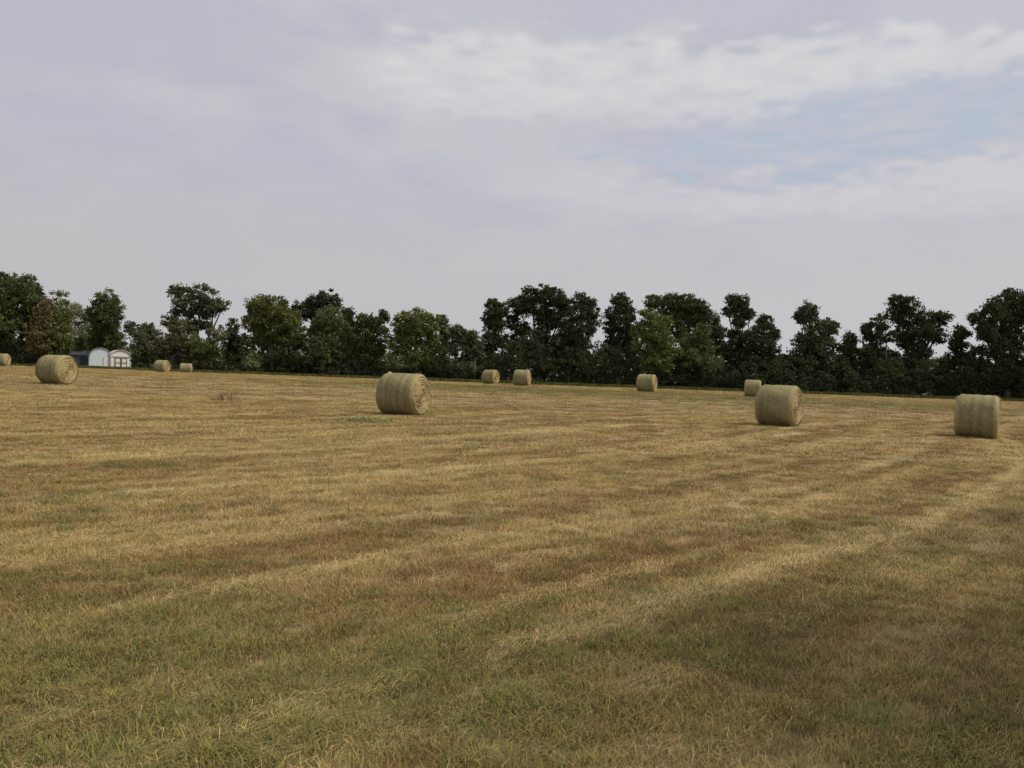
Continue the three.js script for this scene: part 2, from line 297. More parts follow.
// [px of centre, py of foot, height in px, end share (ellipse width over height), length over diameter, seed, label]
const bales = [
  [403, 415, 42.5, .50, .98, 1, 'round hay bale with a loose flap of netting, beside a small green patch'],
  [778.5, 426, 41.5, .34, .88, 2, 'large round hay bale standing in front of a smaller looking bale'],
  [976, 437.5, 43.5, .07, .84, 3, 'squarish round hay bale seen side on, in front of the darkest trees'],
  [56.5, 384, 29.5, .70, .92, 4, 'round hay bale showing its swirled end, in the field before the white sheds'],
  [490.5, 384, 14.5, .55, .92, 5, 'far round bale of a close pair, more of its round end showing', 'pair'],
  [522, 386, 16.5, .24, .90, 6, 'far round bale of a close pair, its side turned to view', 'pair'],
  [646.5, 392, 18, .27, .95, 7, 'far round bale alone below the bright green tree'],
  [752.5, 397, 17.5, .04, .88, 8, 'far round bale seen side on, behind a larger looking bale'],
  [162, 372.2, 12.4, .62, .95, 9, 'distant round bale at the field edge below the bronze shrub'],
  [186, 372.6, 9.5, .10, 1.15, 10, 'pale distant bale half sunk in verge grass, beside another distant bale'],
  [1, 366.2, 13, .5, 1.0, 11, 'distant round bale at the field edge under the tallest leafy tree'],
];
for (const [px, py, hp, ratio, lod, seed, label] of bales) {
  const p = onGround(px, py), dist = p.depth, D = clamp(hp * dist / F, 1.0, 1.75), L = D * lod;
    const view = Math.atan2(p.x, -p.z), b = thing('round_bale', label, 'hay bale', 'round bales left on the field', [p.x, hgt(p.x, p.z), p.z], -view - (Math.PI / 2 - Math.acos(ratio)) );
  if (seed === 3) b.rotation.z = -.02;
  part('net_wrap', baleWrap(D, L, seed), baleMat, b);
  part('end_face', baleEnd(D, L, seed, 1), endMat, b); part('end_face', baleEnd(D, L, seed + 50, -1), endMat, b);
  const fz = part('loose_hay', baleFuzz(D, L, seed + 70, dist < 60 ? 900 : 200), strawMat, b); fz.userData.kind = 'stuff';
  if (seed === 1) {                                                     // a torn corner of netting standing off the crown
    const pos = [], col = [], idx = [];
    for (let j = 0; j <= 5; j++) for (let i = 0; i <= 6; i++) { const u = i / 6, v = j / 5; pos.push(-L / 2 - .03 + u * .34, D - .075 + v * .09 * (1 - u) + .012 * Math.sin(u * 9), -.02 - .22 * v + .03 * Math.sin(u * 5)); col.push(.36, .32, .17); if (i < 6 && j < 5) { const a = j * 7 + i, c = a + 7; idx.push(a, a + 1, c, c, a + 1, c + 1); } }
    const g = new THREE.BufferGeometry(); g.setAttribute('position', new THREE.Float32BufferAttribute(pos, 3)); g.setAttribute('color', new THREE.Float32BufferAttribute(col, 3)); g.setIndex(idx); g.computeVertexNormals();
    part('wrap_flap', g, new THREE.MeshStandardMaterial({ vertexColors: true, roughness: .8, side: THREE.DoubleSide }), b);
  }
}

// clumps left lying on the field
function clump(px, py, wdt, hgtm, n, tones, seed, label, flat) {
  const p = onGround(px, py);
  const g = bladeSet(seed, n, 1, (q) => {
    const a = q() * 6.283, d = (q() + q()) * .5, x = Math.cos(a) * d * wdt * .5, z = Math.sin(a) * d * wdt * .5, l = hgtm * (.35 + q()) * (1.15 - d), k = (flat ? .8 : .2) + q() * 1.8;
    return { x, z, dir: q() * 6.283, w: (flat ? .008 : .016) * (1 + q()), c: sc(mix3(tones[0], tones[1], q()), .7 + .6 * q()), pts: [[0, -.01], [k * l * .4, l * .55, (q() - .5) * l * .3], [k * l, l * Math.max(.25, 1 - .3 * k)]] };
  });
  const m = new THREE.Mesh(g, strawMat); m.name = numbered('weed_clump'); m.position.set(p.x, hgt(p.x, p.z), p.z); m.castShadow = m.receiveShadow = true; m.userData = { label, category: 'weeds', group: 'clumps left on the mown field' }; scene.add(m);
}
clump(225, 401, 1.7, .5, 110, [[.14, .10, .042], [.30, .215, .09]], 301, 'brown tangle of dead stems lying alone on the stubble');
clump(364, 422, 2.9, .22, 2600, [[.17, .18, .055], [.36, .33, .13]], 302, 'low green weed patch beside the bale with a loose flap', true);

// ------------------------------------------------------------------ trees
const leafMat = new THREE.MeshPhysicalMaterial({ color: 0xffffff, vertexColors: true, roughness: .9, specularIntensity: .15, transmission: .3, thickness: 0, side: THREE.DoubleSide });
const barkMat = new THREE.MeshStandardMaterial({ color: new THREE.Color().setRGB(.10, .085, .068), roughness: 1 });
const paleBark = new THREE.MeshStandardMaterial({ color: new THREE.Color().setRGB(.24, .21, .17), roughness: 1 });
function limb(out, pts, r0, r1, n = 6) {                                  // tapered bent tube through points
  const c = new THREE.CatmullRomCurve3(pts), seg = Math.max(3, pts.length * 2), up = new THREE.Vector3(), base = out.pos.length / 3;
  for (let j = 0; j <= seg; j++) {
    const t = j / seg, p = c.getPoint(t), d = c.getTangent(t), a = new THREE.Vector3(Math.abs(d.y) < .9 ? 0 : 1, Math.abs(d.y) < .9 ? 1 : 0, 0).cross(d).normalize(), b = up.crossVectors(d, a).clone(), r = lerp(r0, r1, t);
    for (let i = 0; i < n; i++) { const h = i / n * 6.283; out.pos.push(p.x + (a.x * Math.cos(h) + b.x * Math.sin(h)) * r, p.y + (a.y * Math.cos(h) + b.y * Math.sin(h)) * r, p.z + (a.z * Math.cos(h) + b.z * Math.sin(h)) * r); if (j < seg) { const q = base + j * n + i, s = base + j * n + (i + 1) % n; out.idx.push(q, q + n, s, s, q + n, s + n); } }
  }
}
const mesh3 = (o) => { const g = new THREE.BufferGeometry(); g.setAttribute('position', new THREE.Float32BufferAttribute(o.pos, 3)); if (o.col) g.setAttribute('color', new THREE.Float32BufferAttribute(o.col, 3)); if (o.idx) g.setIndex(o.idx); g.computeVertexNormals(); return g; };
function leaf(out, p, s, r, c, long = 1.5) {                              // one spray: a folded four-cornered blade
  const d = new THREE.Vector3(r() - .5, r() - .5, r() - .5).normalize(), w = new THREE.Vector3(r() - .5, r() - .5, r() - .5).cross(d).normalize(), n = d.clone().cross(w), l = s * long * .5;
  const a = p.clone().addScaledVector(d, -l), b = p.clone().addScaledVector(w, s * .5).addScaledVector(n, s * .15), e = p.clone().addScaledVector(d, l), f = p.clone().addScaledVector(w, -s * .5).addScaledVector(n, s * .15);
  out.pos.push(a.x, a.y, a.z, b.x, b.y, b.z, e.x, e.y, e.z, a.x, a.y, a.z, e.x, e.y, e.z, f.x, f.y, f.z);
  const k = .72 + .56 * r(); for (let m = 0; m < 6; m++) out.col.push(c[0] * k, c[1] * k, c[2] * k);
}
const TONE = { dark: [.070, .085, .034], deep: [.058, .072, .032], mid: [.125, .15, .046], olive: [.155, .166, .054], bright: [.172, .21, .056], pale: [.23, .235, .14], russet: [.19, .10, .068], bronze: [.165, .104, .075], grey: [.135, .145, .074] };
// a tree from its boughs: lobes [px, py, rx, ry] in picture pixels at the tree's own depth, turned into metres there
let treeSeed = 900;
function tree({ name = 'broadleaf_tree', label, group = 'trees along the far edge of the field', category = 'tree', depth, foot, lobes, tone = 'dark', tone2, dens = 1, size = .22, stems = 1, trunk = .2, bark = barkMat, gap = 0, cone = false }) {
  const r = rng(++treeSeed * 7919), m = depth / F, b = at(foot, 380, depth); b.y = hgt(b.x, b.z) - .05;
  const t = thing(name, label, category, group, [b.x, b.y, b.z]), wood = { pos: [], idx: [] }, leaves = { pos: [], col: [] };
  const L = lobes.map(([px, py, rx, ry]) => { const c = at(px, py, depth).sub(b), R = (rx + ry) / 2 * m; c.z += (r() - .5) * R * 1.3; return { c, rx: rx * m, ry: ry * m, rz: R * .95 }; });
  const top = Math.max(...L.map((l) => l.c.y + l.ry)), low = Math.min(...L.map((l) => l.c.y - l.ry));
  // trunk and limbs
  const fork = Math.max(.8, Math.min(low + .8, top * .4));
  const feet = []; for (let k = 0; k < stems; k++) { const x = stems > 1 ? (k / (stems - 1) - .5) * stems * .5 : 0; feet.push(x); }
  const heads = feet.map((x) => { const h = new THREE.Vector3(x * 1.5 + (r() - .5) * .3, fork + (r() - .5) * .5, (r() - .5) * .4); limb(wood, [new THREE.Vector3(x, -.15, 0), new THREE.Vector3(x * 1.1 + (r() - .5) * .15, fork * .5, (r() - .5) * .15), h], trunk * 1.15, trunk * .8, 7); return h; });
  for (const l of L) {
    const h = heads.reduce((p, q) => Math.abs(q.x - l.c.x) < Math.abs(p.x - l.c.x) ? q : p), mid = h.clone().lerp(l.c, .5); mid.x += (r() - .5) * .5; mid.y += .25 * l.ry * r(); mid.z += (r() - .5) * .4;
    if (l.c.y > h.y * .7) limb(wood, [h, mid, l.c], trunk * .62, trunk * .25, 5);
    const nb = 5 + Math.round(l.rx * 2);
    for (let k = 0; k < nb; k++) { const d = new THREE.Vector3(r() - .5, r() - .3, r() - .5).normalize(), e = l.c.clone().add(new THREE.Vector3(d.x * l.rx, d.y * l.ry, d.z * l.rz).multiplyScalar(.75)), s = l.c.clone().lerp(mid, .5 * r()); limb(wood, [s, s.clone().lerp(e, .5).add(new THREE.Vector3(0, .15 * l.ry * r(), 0)), e], trunk * .22, .015, 4); }
  }
  // foliage: boughs > twig clumps > leaf sprays
  const ca = TONE[tone], cb = TONE[tone2 ?? tone];
  for (const l of L) {
    const vol = l.rx * l.ry, n = Math.round((14 + vol * 17) * dens);
    for (let k = 0; k < n; k++) {
      let d; do { d = new THREE.Vector3(2 * r() - 1, 2 * r() - 1, 2 * r() - 1); } while (d.lengthSq() > 1 || d.lengthSq() < .02);
      const len = d.length(), q = Math.pow(len, .55) * (.74 + .34 * r() + (r() < .1 ? .16 * r() : 0)); d.multiplyScalar(q / len);
      if (gap && noise(d.x * 2.6 + l.c.x, d.y * 2.6 + l.c.y, 61) < gap) continue;
      if (cone) { const s = 1 - .62 * (d.y * .5 + .5); d.x *= s; d.z *= s; }
      const c = l.c.clone().add(new THREE.Vector3(d.x * l.rx, d.y * l.ry, d.z * l.rz)); if (r() < .3) { const o = L[Math.floor(r() * L.length)]; if (o.c.distanceTo(l.c) < (o.rx + l.rx) * 1.5) c.lerp(o.c, .5 * r()); } if (c.y < .25) c.y = .25 + .4 * r();
      const cr = (.16 + .42 * r() * r() + .08) * (.75 + .25 * Math.min(2, l.rx)), tint = mix3(ca, cb, clamp(r() * .7 + .5 * (noise(c.x * .8, c.y * .8, 63) - .2))), kk = .8 + .4 * r(), cc = sc(tint, kk), m2 = Math.round(26 + 22 * r());
      for (let g = 0; g < m2; g++) { const o = new THREE.Vector3(r() + r() + r() - 1.5, (r() + r() + r() - 1.5) * .75, r() + r() + r() - 1.5).multiplyScalar(cr * 1.15); leaf(leaves, c.clone().add(o), size * (.5 + .7 * r()), r, cc); }
    }
  }
  part('trunk', mesh3(wood), bark, t); part('crown', mesh3(leaves), leafMat, t);
  return t;
}
const E = 105;
[
  // --- behind the sheds and the first bale
  { label: 'tall leafy green tree over the distant bale at the field end', depth: E + 6, foot: 8, lobes: [[0, 284, 17, 14], [20, 287, 14, 13], [5, 298, 26, 22], [28, 297, 13, 22], [-18, 312, 24, 34], [8, 328, 24, 22], [28, 325, 12, 20], [10, 348, 20, 12]], tone: 'mid', tone2: 'dark', trunk: .3 },
  { name: 'conifer', label: 'small dark pointed conifer behind the russet tree', depth: E + 9, foot: 39, lobes: [[39, 303, 8, 22], [39, 325, 10, 26]], tone: 'deep', cone: true },
  { label: 'russet brown leaved tree beside the olive tree', depth: E + 2, foot: 43, lobes: [[44, 312, 10, 14], [42, 330, 12, 18], [49, 338, 11, 16], [40, 346, 10, 12]], tone: 'russet', tone2: 'mid', dens: .9 },
  { label: 'olive green tree between russet tree and pale sparse tree', depth: E + 4, foot: 60, lobes: [[58, 314, 10, 14], [62, 328, 11, 20], [56, 345, 13, 14]], tone: 'olive', tone2: 'mid' },
  { label: 'pale silvery sparse leaved tree above the low dark barn', depth: E + 32, foot: 78, trunk: .12, lobes: [[58, 297, 9, 9], [68, 306, 11, 11], [80, 310, 12, 12], [84, 324, 15, 14], [72, 330, 12, 12], [94, 332, 9, 8]], tone: 'pale', tone2: 'olive', dens: .6, gap: .42, size: .24, bark: paleBark },
  { label: 'dense upright oval tree standing behind the white sheds', depth: E + 22, foot: 109, lobes: [[108, 303, 13, 13], [98, 315, 10, 13], [112, 318, 14, 17], [117, 313, 9, 12], [105, 335, 14, 14], [116, 340, 11, 12], [96, 345, 12, 9]], tone: 'dark', tone2: 'mid', trunk: .3 },
  { label: 'low rounded green tree right behind the low dark barn', depth: E + 24, foot: 82, lobes: [[82, 342, 12, 8], [70, 344, 9, 9]], tone: 'olive', tone2: 'mid' },
  { label: 'dark bushy tree beside the shed with crossed doors', depth: E + 5, foot: 139, lobes: [[138, 343, 8, 17], [140, 356, 6, 11], [146, 352, 9, 14]], tone: 'dark', tone2: 'grey' },
  { label: 'thin loose topped tree behind the dark bushy tree', depth: E + 19, foot: 143, lobes: [[130, 328, 7, 8], [145, 332, 9, 9], [154, 335, 8, 11], [148, 348, 10, 12]], tone: 'grey', tone2: 'dark', dens: .8, gap: .25 },
  { label: 'flat topped tall tree with bare forked stems below its canopy', depth: E + 8, foot: 203, stems: 2, trunk: .22, lobes: [[176, 292, 9, 6], [187, 293, 10, 7], [200, 291, 10, 8], [211, 298, 11, 9], [222, 306, 8, 5], [182, 302, 10, 5], [198, 303, 10, 6], [212, 309, 9, 5], [188, 312, 9, 6], [203, 314, 7, 5], [176, 312, 6, 4], [194, 324, 9, 6], [207, 326, 7, 6]], tone: 'grey', tone2: 'dark', dens: .9, gap: .33 },
  { label: 'grey green bushy tree under the flat topped tree', depth: E + 7, foot: 182, lobes: [[168, 322, 8, 8], [178, 326, 10, 9], [190, 334, 12, 10], [176, 338, 10, 8]], tone: 'grey', tone2: 'olive', dens: .8, gap: .2 },
  { name: 'shrub', category: 'shrub', label: 'bronze leaved shrub behind the distant bale', depth: E + 3, foot: 172, lobes: [[160, 348, 9, 12], [172, 347, 10, 13], [183, 345, 8, 10]], tone: 'bronze', tone2: 'dark', dens: .85 },
  { label: 'round green low tree beside the bronze shrub', depth: E + 4, foot: 203, lobes: [[198, 348, 10, 13], [207, 352, 9, 11], [192, 356, 9, 10]], tone: 'mid', tone2: 'olive' },
  { label: 'thin sparse sapling beside the rust red hut', depth: E + 5, foot: 213, lobes: [[212, 336, 7, 10], [220, 333, 8, 9], [216, 350, 9, 10]], tone: 'olive', tone2: 'pale', dens: .45, gap: .38, trunk: .09 },
  { label: 'dark pointed tree behind the rust red hut', depth: E + 9, foot: 234, lobes: [[234, 328, 6, 8], [233, 340, 11, 12], [240, 345, 9, 14], [232, 354, 10, 10]], tone: 'deep', tone2: 'dark' },
  { name: 'shrub', category: 'shrub', label: 'pale green low shrub at the foot of the wide olive tree', depth: E + 1, foot: 251, lobes: [[250, 363, 6, 5], [255, 366, 5, 3]], tone: 'bright', tone2: 'pale', trunk: .05 },
  // --- the rounded green clump
  { label: 'wide olive green tree with a rounded crown', depth: E + 3, foot: 272, trunk: .3, lobes: [[260, 306, 13, 11], [275, 309, 14, 12], [254, 322, 12, 13], [270, 325, 16, 15], [288, 322, 15, 14], [262, 342, 16, 15], [285, 345, 18, 18], [298, 335, 10, 14]], tone: 'olive', tone2: 'mid' },
  { name: 'conifer', label: 'dark spiky conifer rising just behind the wide olive tree', depth: E + 12, foot: 288, lobes: [[284, 312, 7, 18], [295, 316, 7, 15]], tone: 'deep', cone: true },
  { label: 'dark tree with a knobbed top above the green clump', depth: E + 12, foot: 322, trunk: .3, lobes: [[326, 299, 10, 9], [333, 304, 8, 9], [312, 303, 8, 8], [307, 312, 8, 10], [322, 314, 16, 12], [325, 335, 16, 16]], tone: 'deep', tone2: 'dark' },
  { label: 'grey green tree in front of the knobbed dark tree', depth: E + 3, foot: 328, lobes: [[330, 320, 14, 14], [318, 332, 12, 14], [340, 335, 12, 16], [326, 350, 16, 18], [312, 355, 12, 15], [342, 356, 12, 15]], tone: 'grey', tone2: 'mid' },
  { label: 'narrow dark tree between the grey green and bushy trees', depth: E + 7, foot: 350, lobes: [[348, 316, 7, 9], [350, 332, 9, 14], [352, 352, 10, 18]], tone: 'dark', tone2: 'deep' },
  { label: 'bushy dark green tree beside the bright round tree', depth: E + 3, foot: 366, lobes: [[362, 321, 8, 9], [373, 322, 6, 8], [382, 318, 5, 8], [364, 338, 13, 13], [380, 338, 9, 16], [368, 356, 16, 16]], tone: 'dark', tone2: 'mid' },
  { label: 'bright green round crowned tree behind the flapped bale', depth: E + 2, foot: 416, trunk: .2, lobes: [[417, 318, 13, 11], [404, 324, 12, 12], [428, 326, 12, 12], [416, 335, 16, 14], [398, 342, 12, 14], [432, 343, 11, 14], [414, 354, 16, 12], [428, 358, 10, 9]], tone: 'bright', tone2: 'olive', bark: paleBark },
  { label: 'loose topped thin tree just behind the bright round tree', depth: E + 6, foot: 443, lobes: [[442, 324, 7, 9], [448, 335, 8, 10], [444, 352, 9, 14]], tone: 'olive', tone2: 'dark', dens: .75, gap: .22 },
  { label: 'low dull green tree with a pale slim trunk', depth: E + 2, foot: 474, trunk: .1, bark: paleBark, lobes: [[457, 333, 10, 9], [470, 338, 9, 9], [462, 350, 13, 13], [475, 350, 9, 12]], tone: 'grey', tone2: 'dark' },
  // --- the tall dark group
  { label: 'tall dark tree with a rounded head at the end of the dark group', depth: E + 6, foot: 497, lobes: [[494, 308, 9, 9], [500, 310, 9, 10], [489, 320, 8, 8], [496, 325, 10, 9], [488, 340, 8, 10], [501, 342, 9, 10], [485, 355, 10, 12]], tone: 'dark', gap: .18, stems: 2 },
  { label: 'tallest spreading dark tree above the pair of far bales', depth: E + 8, foot: 540, trunk: .24, stems: 2, lobes: [[530, 296, 11, 9], [543, 294, 10, 9], [555, 297, 10, 9], [517, 306, 10, 10], [533, 308, 14, 10], [552, 309, 13, 11], [566, 306, 9, 10], [512, 322, 9, 10], [523, 330, 8, 8], [548, 322, 12, 9], [562, 322, 10, 10], [516, 345, 10, 10], [541, 337, 10, 8], [530, 350, 10, 9]], tone: 'dark', tone2: 'deep', gap: .2 },
  { label: 'broad dark tree with a domed top leaning out beside the gap', depth: E + 5, foot: 578, trunk: .3, lobes: [[582, 302, 10, 9], [592, 309, 9, 10], [577, 314, 10, 10], [593, 322, 8, 9], [570, 332, 13, 12], [582, 338, 13, 14], [560, 345, 14, 14], [576, 358, 16, 16]], tone: 'deep', tone2: 'dark', gap: .1 },
  { label: 'slender dark tree with a feathery top beside the bright green tree', depth: E + 7, foot: 616, lobes: [[619, 301, 8, 9], [626, 307, 8, 9], [612, 314, 9, 8], [627, 320, 10, 10], [610, 327, 8, 8], [620, 335, 11, 10], [612, 350, 12, 12], [632, 345, 9, 14]], tone: 'deep', tone2: 'dark', gap: .2 },
  { label: 'bright green tree directly behind the lone far bale', depth: E + 2, foot: 658, lobes: [[648, 316, 9, 9], [664, 322, 9, 8], [640, 330, 9, 8], [656, 334, 15, 12], [646, 346, 14, 12], [664, 350, 12, 13], [656, 364, 16, 11]], tone: 'bright', tone2: 'mid' },
  { label: 'wide deep green tree spreading behind the bright tree', depth: E + 12, foot: 688, trunk: .4, lobes: [[655, 303, 12, 8], [672, 302, 12, 8], [685, 304, 12, 9], [699, 309, 11, 10], [710, 321, 12, 11], [717, 335, 8, 11], [690, 318, 18, 14], [672, 316, 14, 10], [705, 345, 16, 16], [670, 330, 16, 16]], tone: 'deep', tone2: 'mid' },
  { label: 'soft green tree with drooping boughs before the wide tree', depth: E + 3, foot: 702, lobes: [[702, 332, 9, 8], [690, 342, 12, 10], [706, 348, 10, 12], [688, 358, 13, 12], [704, 366, 11, 10], [678, 368, 10, 10]], tone: 'mid', tone2: 'grey' },
  { label: 'tall thin dark tree with an airy top', depth: E + 7, foot: 742, lobes: [[734, 300, 8, 7], [742, 302, 8, 8], [728, 311, 6, 6], [741, 312, 9, 7], [751, 315, 6, 6], [738, 323, 8, 5], [736, 338, 9, 10], [745, 345, 10, 12], [735, 360, 10, 12], [725, 348, 8, 12]], tone: 'deep', tone2: 'dark', gap: .22 },
  { label: 'thick dark tree with layered boughs beside the airy topped tree', depth: E + 5, foot: 766, lobes: [[768, 321, 7, 8], [762, 330, 10, 10], [773, 335, 7, 10], [766, 347, 12, 12], [752, 340, 10, 12], [768, 363, 12, 14]], tone: 'deep', gap: .08 },
  { label: 'dark tree with a round lifted head and sloping shoulder', depth: E + 6, foot: 812, trunk: .28, lobes: [[810, 309, 9, 8], [801, 317, 8, 8], [812, 317, 8, 8], [828, 324, 9, 7], [834, 328, 6, 8], [816, 336, 13, 10], [804, 345, 12, 11], [824, 346, 12, 12], [795, 362, 12, 12], [815, 364, 16, 14]], tone: 'deep', tone2: 'grey', gap: .06 },
  { label: 'short dark tree filling the dip beside the round headed tree', depth: E + 5, foot: 848, lobes: [[848, 341, 8, 9], [844, 352, 9, 11], [855, 357, 8, 10], [846, 370, 12, 12]], tone: 'deep', gap: .12 },
  { label: 'ragged dark tree with see through lower boughs', depth: E + 5, foot: 878, stems: 2, trunk: .2, lobes: [[876, 322, 8, 8], [866, 330, 7, 6], [884, 334, 9, 9], [872, 342, 9, 8], [864, 352, 7, 7], [882, 352, 7, 6], [894, 356, 8, 6], [870, 366, 9, 7]], tone: 'deep', gap: .25 },
  { label: 'large dark tree with a swept spiky crown', depth: E + 7, foot: 915, trunk: .34, lobes: [[898, 302, 9, 7], [908, 304, 9, 8], [896, 315, 11, 9], [912, 318, 13, 10], [927, 318, 11, 8], [940, 318, 8, 7], [920, 331, 15, 11], [934, 336, 10, 10], [905, 336, 13, 10], [918, 350, 14, 14], [912, 370, 14, 14]], tone: 'dark', tone2: 'deep' },
  { label: 'narrow dark tree wedged between the two largest dark trees', depth: E + 5, foot: 958, lobes: [[958, 334, 8, 9], [955, 346, 9, 9], [964, 358, 8, 9], [952, 366, 9, 12]], tone: 'deep', gap: .15 },
  { label: 'huge dark tree with a rising crown behind the squarish bale', depth: E + 2, foot: 1008, trunk: .4, lobes: [[1016, 296, 12, 8], [1003, 302, 11, 8], [990, 311, 11, 9], [978, 318, 9, 7], [1022, 312, 16, 12], [1005, 322, 14, 12], [985, 332, 12, 10], [1020, 338, 18, 16], [1000, 350, 14, 12], [982, 358, 12, 14], [1012, 368, 18, 15], [1000, 380, 13, 9], [1016, 382, 13, 9], [1040, 310, 16, 24], [1045, 345, 16, 24]], tone: 'dark', tone2: 'deep', gap: .04 },
].forEach(tree);

// trees beside the photographer: one twig tip reaches the frame, and their soft shade lies over the near edge of the field
[[12.2, -8.2, 0, 'leafy tree beside the field, the one without a twig hanging into view'], [8.2, -3.8, 1, 'leafy tree beside the field with one twig reaching out']].forEach(([tx, tz, n, label]) => {
  const r = rng(4242 + n), t = thing('shade_tree', label, 'tree', 'trees that shade the near stubble', [tx, hgt(tx, tz) - .05, tz], n * 2.1), wood = { pos: [], idx: [] }, leaves = { pos: [], col: [] }, V = (x, y, z) => new THREE.Vector3(x, y, z);
  limb(wood, [V(0, -.2, 0), V(.1, 1.8, .1), V(0, 3.6, 0)], .2, .14, 9);
  const lobes = [[0, 6.9, 0, 1.5], [-1.4, 6.2, .5, 1.2], [1.4, 6.3, -.4, 1.3], [.2, 6.0, 1.6, 1.2], [-.3, 6.2, -1.6, 1.2], [-.9, 7.5, .7, 1.1], [.9, 7.6, .5, 1.1], [-1.0, 5.5, 1.4, .9], [1.2, 5.5, 1.1, 1.0], [.2, 8.2, -.2, 1.0], [-1.3, 5.4, -1.0, .9]];
  for (const [x, y, z, R] of lobes) {
    const c = V(x, y, z); limb(wood, [V(0, 3.5, 0), V(x * .4, lerp(3.6, y, .6), z * .4), c], .09, .025, 6);
    for (let k = 0; k < 9; k++) { const d = V(r() - .5, r() - .4, r() - .5).normalize().multiplyScalar(R * .8).add(c); limb(wood, [c, c.clone().lerp(d, .5).add(V(0, .1, 0)), d], .025, .006, 4); }
    for (let k = 0; k < 23 * R; k++) { const d = V(r() - .5, r() - .5, r() - .5).normalize().multiplyScalar(R * Math.pow(r(), .45)).add(c), cc = sc(mix3(TONE.dark, TONE.mid, r()), .8 + .4 * r()); for (let g = 0; g < 17; g++) leaf(leaves, d.clone().add(V(r() + r() - 1, r() + r() - 1, r() + r() - 1).multiplyScalar(.33)), .11 * (.6 + .7 * r()), r, cc); }
  }
  if (n === 1) {
    t.updateMatrixWorld(); const tip = t.worldToLocal(at(1027, 267, 7)), s0 = t.worldToLocal(V(tx - 1.2, 5.2, tz - 1.6)); limb(wood, [s0, s0.clone().lerp(tip, .6).add(V(0, .2, 0)), tip], .022, .004, 4);
    for (let k = 0; k < 14; k++) { const q = .3 + .68 * r(); leaf(leaves, s0.clone().lerp(tip, q).add(V((r() - .5) * .12, (r() - .5) * .14 + .2 * q * (1 - q), (r() - .5) * .12)), .06 * (.7 + .6 * r()), r, TONE.dark); }
  }
  part('trunk', mesh3(wood), barkMat, t); part('crown', mesh3(leaves), leafMat, t);
});

// ------------------------------------------------------------------ brushwood under the trees: one tangled mass
{
  const r = rng(77), leaves = { pos: [], col: [] };
  for (let k = 0; k < 7400; k++) {
    const px = -40 + 1110 * r(), hpx = sstep(440, 520, px) * 20 + sstep(930, 980, px) * 12 + 9 + 5 * noise(px * .05, 1, 5);
    if (px > 62 && px < 133 || px > 60 && px < 265 && r() < .8) continue;
    const depth = E + 1 + 11 * r(), m = depth / F, b = at(px, 380, depth); const H = hpx * m * (.55 + .75 * noise(b.x * .5, b.z * .5, 66)); b.y = hgt(b.x, b.z) + .1 + H * r() * (.6 + .9 * noise(b.x * .22, 7, 67));
    const cc = sc(mix3(TONE.deep, TONE.dark, r()), .8 + .4 * r());
    for (let g = 0; g < 22; g++) leaf(leaves, b.clone().add(new THREE.Vector3(r() + r() - 1, (r() + r() - 1) * .7, r() + r() - 1).multiplyScalar(.6)), .24 * (.5 + .7 * r()), r, cc);
  }
  const g = mesh3(leaves); setting('brushwood', new THREE.Mesh(g, leafMat), 'dark tangled brushwood growing below the trees', 'brushwood', 'stuff');
}
// a wood further back that closes the gaps near the ground
{
  const r = rng(78), leaves = { pos: [], col: [] };
  for (let k = 0; k < 5600; k++) {
    const px = -80 + 1190 * r(), depth = E + 40 + 25 * r(), m = depth / F, b = at(px, 380, depth), H = (14 + 16 * sstep(460, 540, px) + 8 * noise(px * .03, 4, 6)) * m; b.y = hgt(b.x, b.z) + .2 + H * r();
    const cc = sc(mix3(TONE.dark, TONE.grey, r()), .8 + .4 * r());
    for (let g = 0; g < 12; g++) leaf(leaves, b.clone().add(new THREE.Vector3(r() + r() - 1, (r() + r() - 1) * .7, r() + r() - 1).multiplyScalar(1.0)), .5 * (.5 + .7 * r()), r, cc);
  }
  setting('far_wood', new THREE.Mesh(mesh3(leaves), leafMat), 'far dark woodland seen low between the trunks', 'woodland', 'stuff');
}

// ------------------------------------------------------------------ sheds and the barn beyond the field
const mat = (r, g, b, rough = .7) => new THREE.MeshStandardMaterial({ color: new THREE.Color().setRGB(r, g, b), roughness: rough });
const box = (w, h, d, x, y, z) => new THREE.BoxGeometry(w, h, d).translate(x, y, z);
function archShape(w, wall, top, steps) { const s = new THREE.Shape(); s.moveTo(-w / 2, 0); s.lineTo(w / 2, 0); for (let k = 0; k <= steps; k++) { const a = Math.PI * k / steps; s.lineTo(Math.cos(a) * w / 2, wall + Math.sin(a) * (top - wall)); } s.closePath(); return s; }
function roofGeo(w, wall, top, depth, steps, th = .07, over = .12) {
  const s = new THREE.Shape(), pts = (q) => Array.from({ length: steps + 1 }, (_, k) => { const a = Math.PI * k / steps; return [Math.cos(a) * (w / 2 + q), wall + Math.sin(a) * (top - wall + q)]; });
  const o = pts(th + .01), i = pts(.01).reverse(); [...o, ...i].forEach(([x, y], k) => k ? s.lineTo(x, y) : s.moveTo(x, y)); s.closePath();
  return new THREE.ExtrudeGeometry(s, { depth: depth + 2 * over, bevelEnabled: false }).translate(0, 0, -depth - over);
}
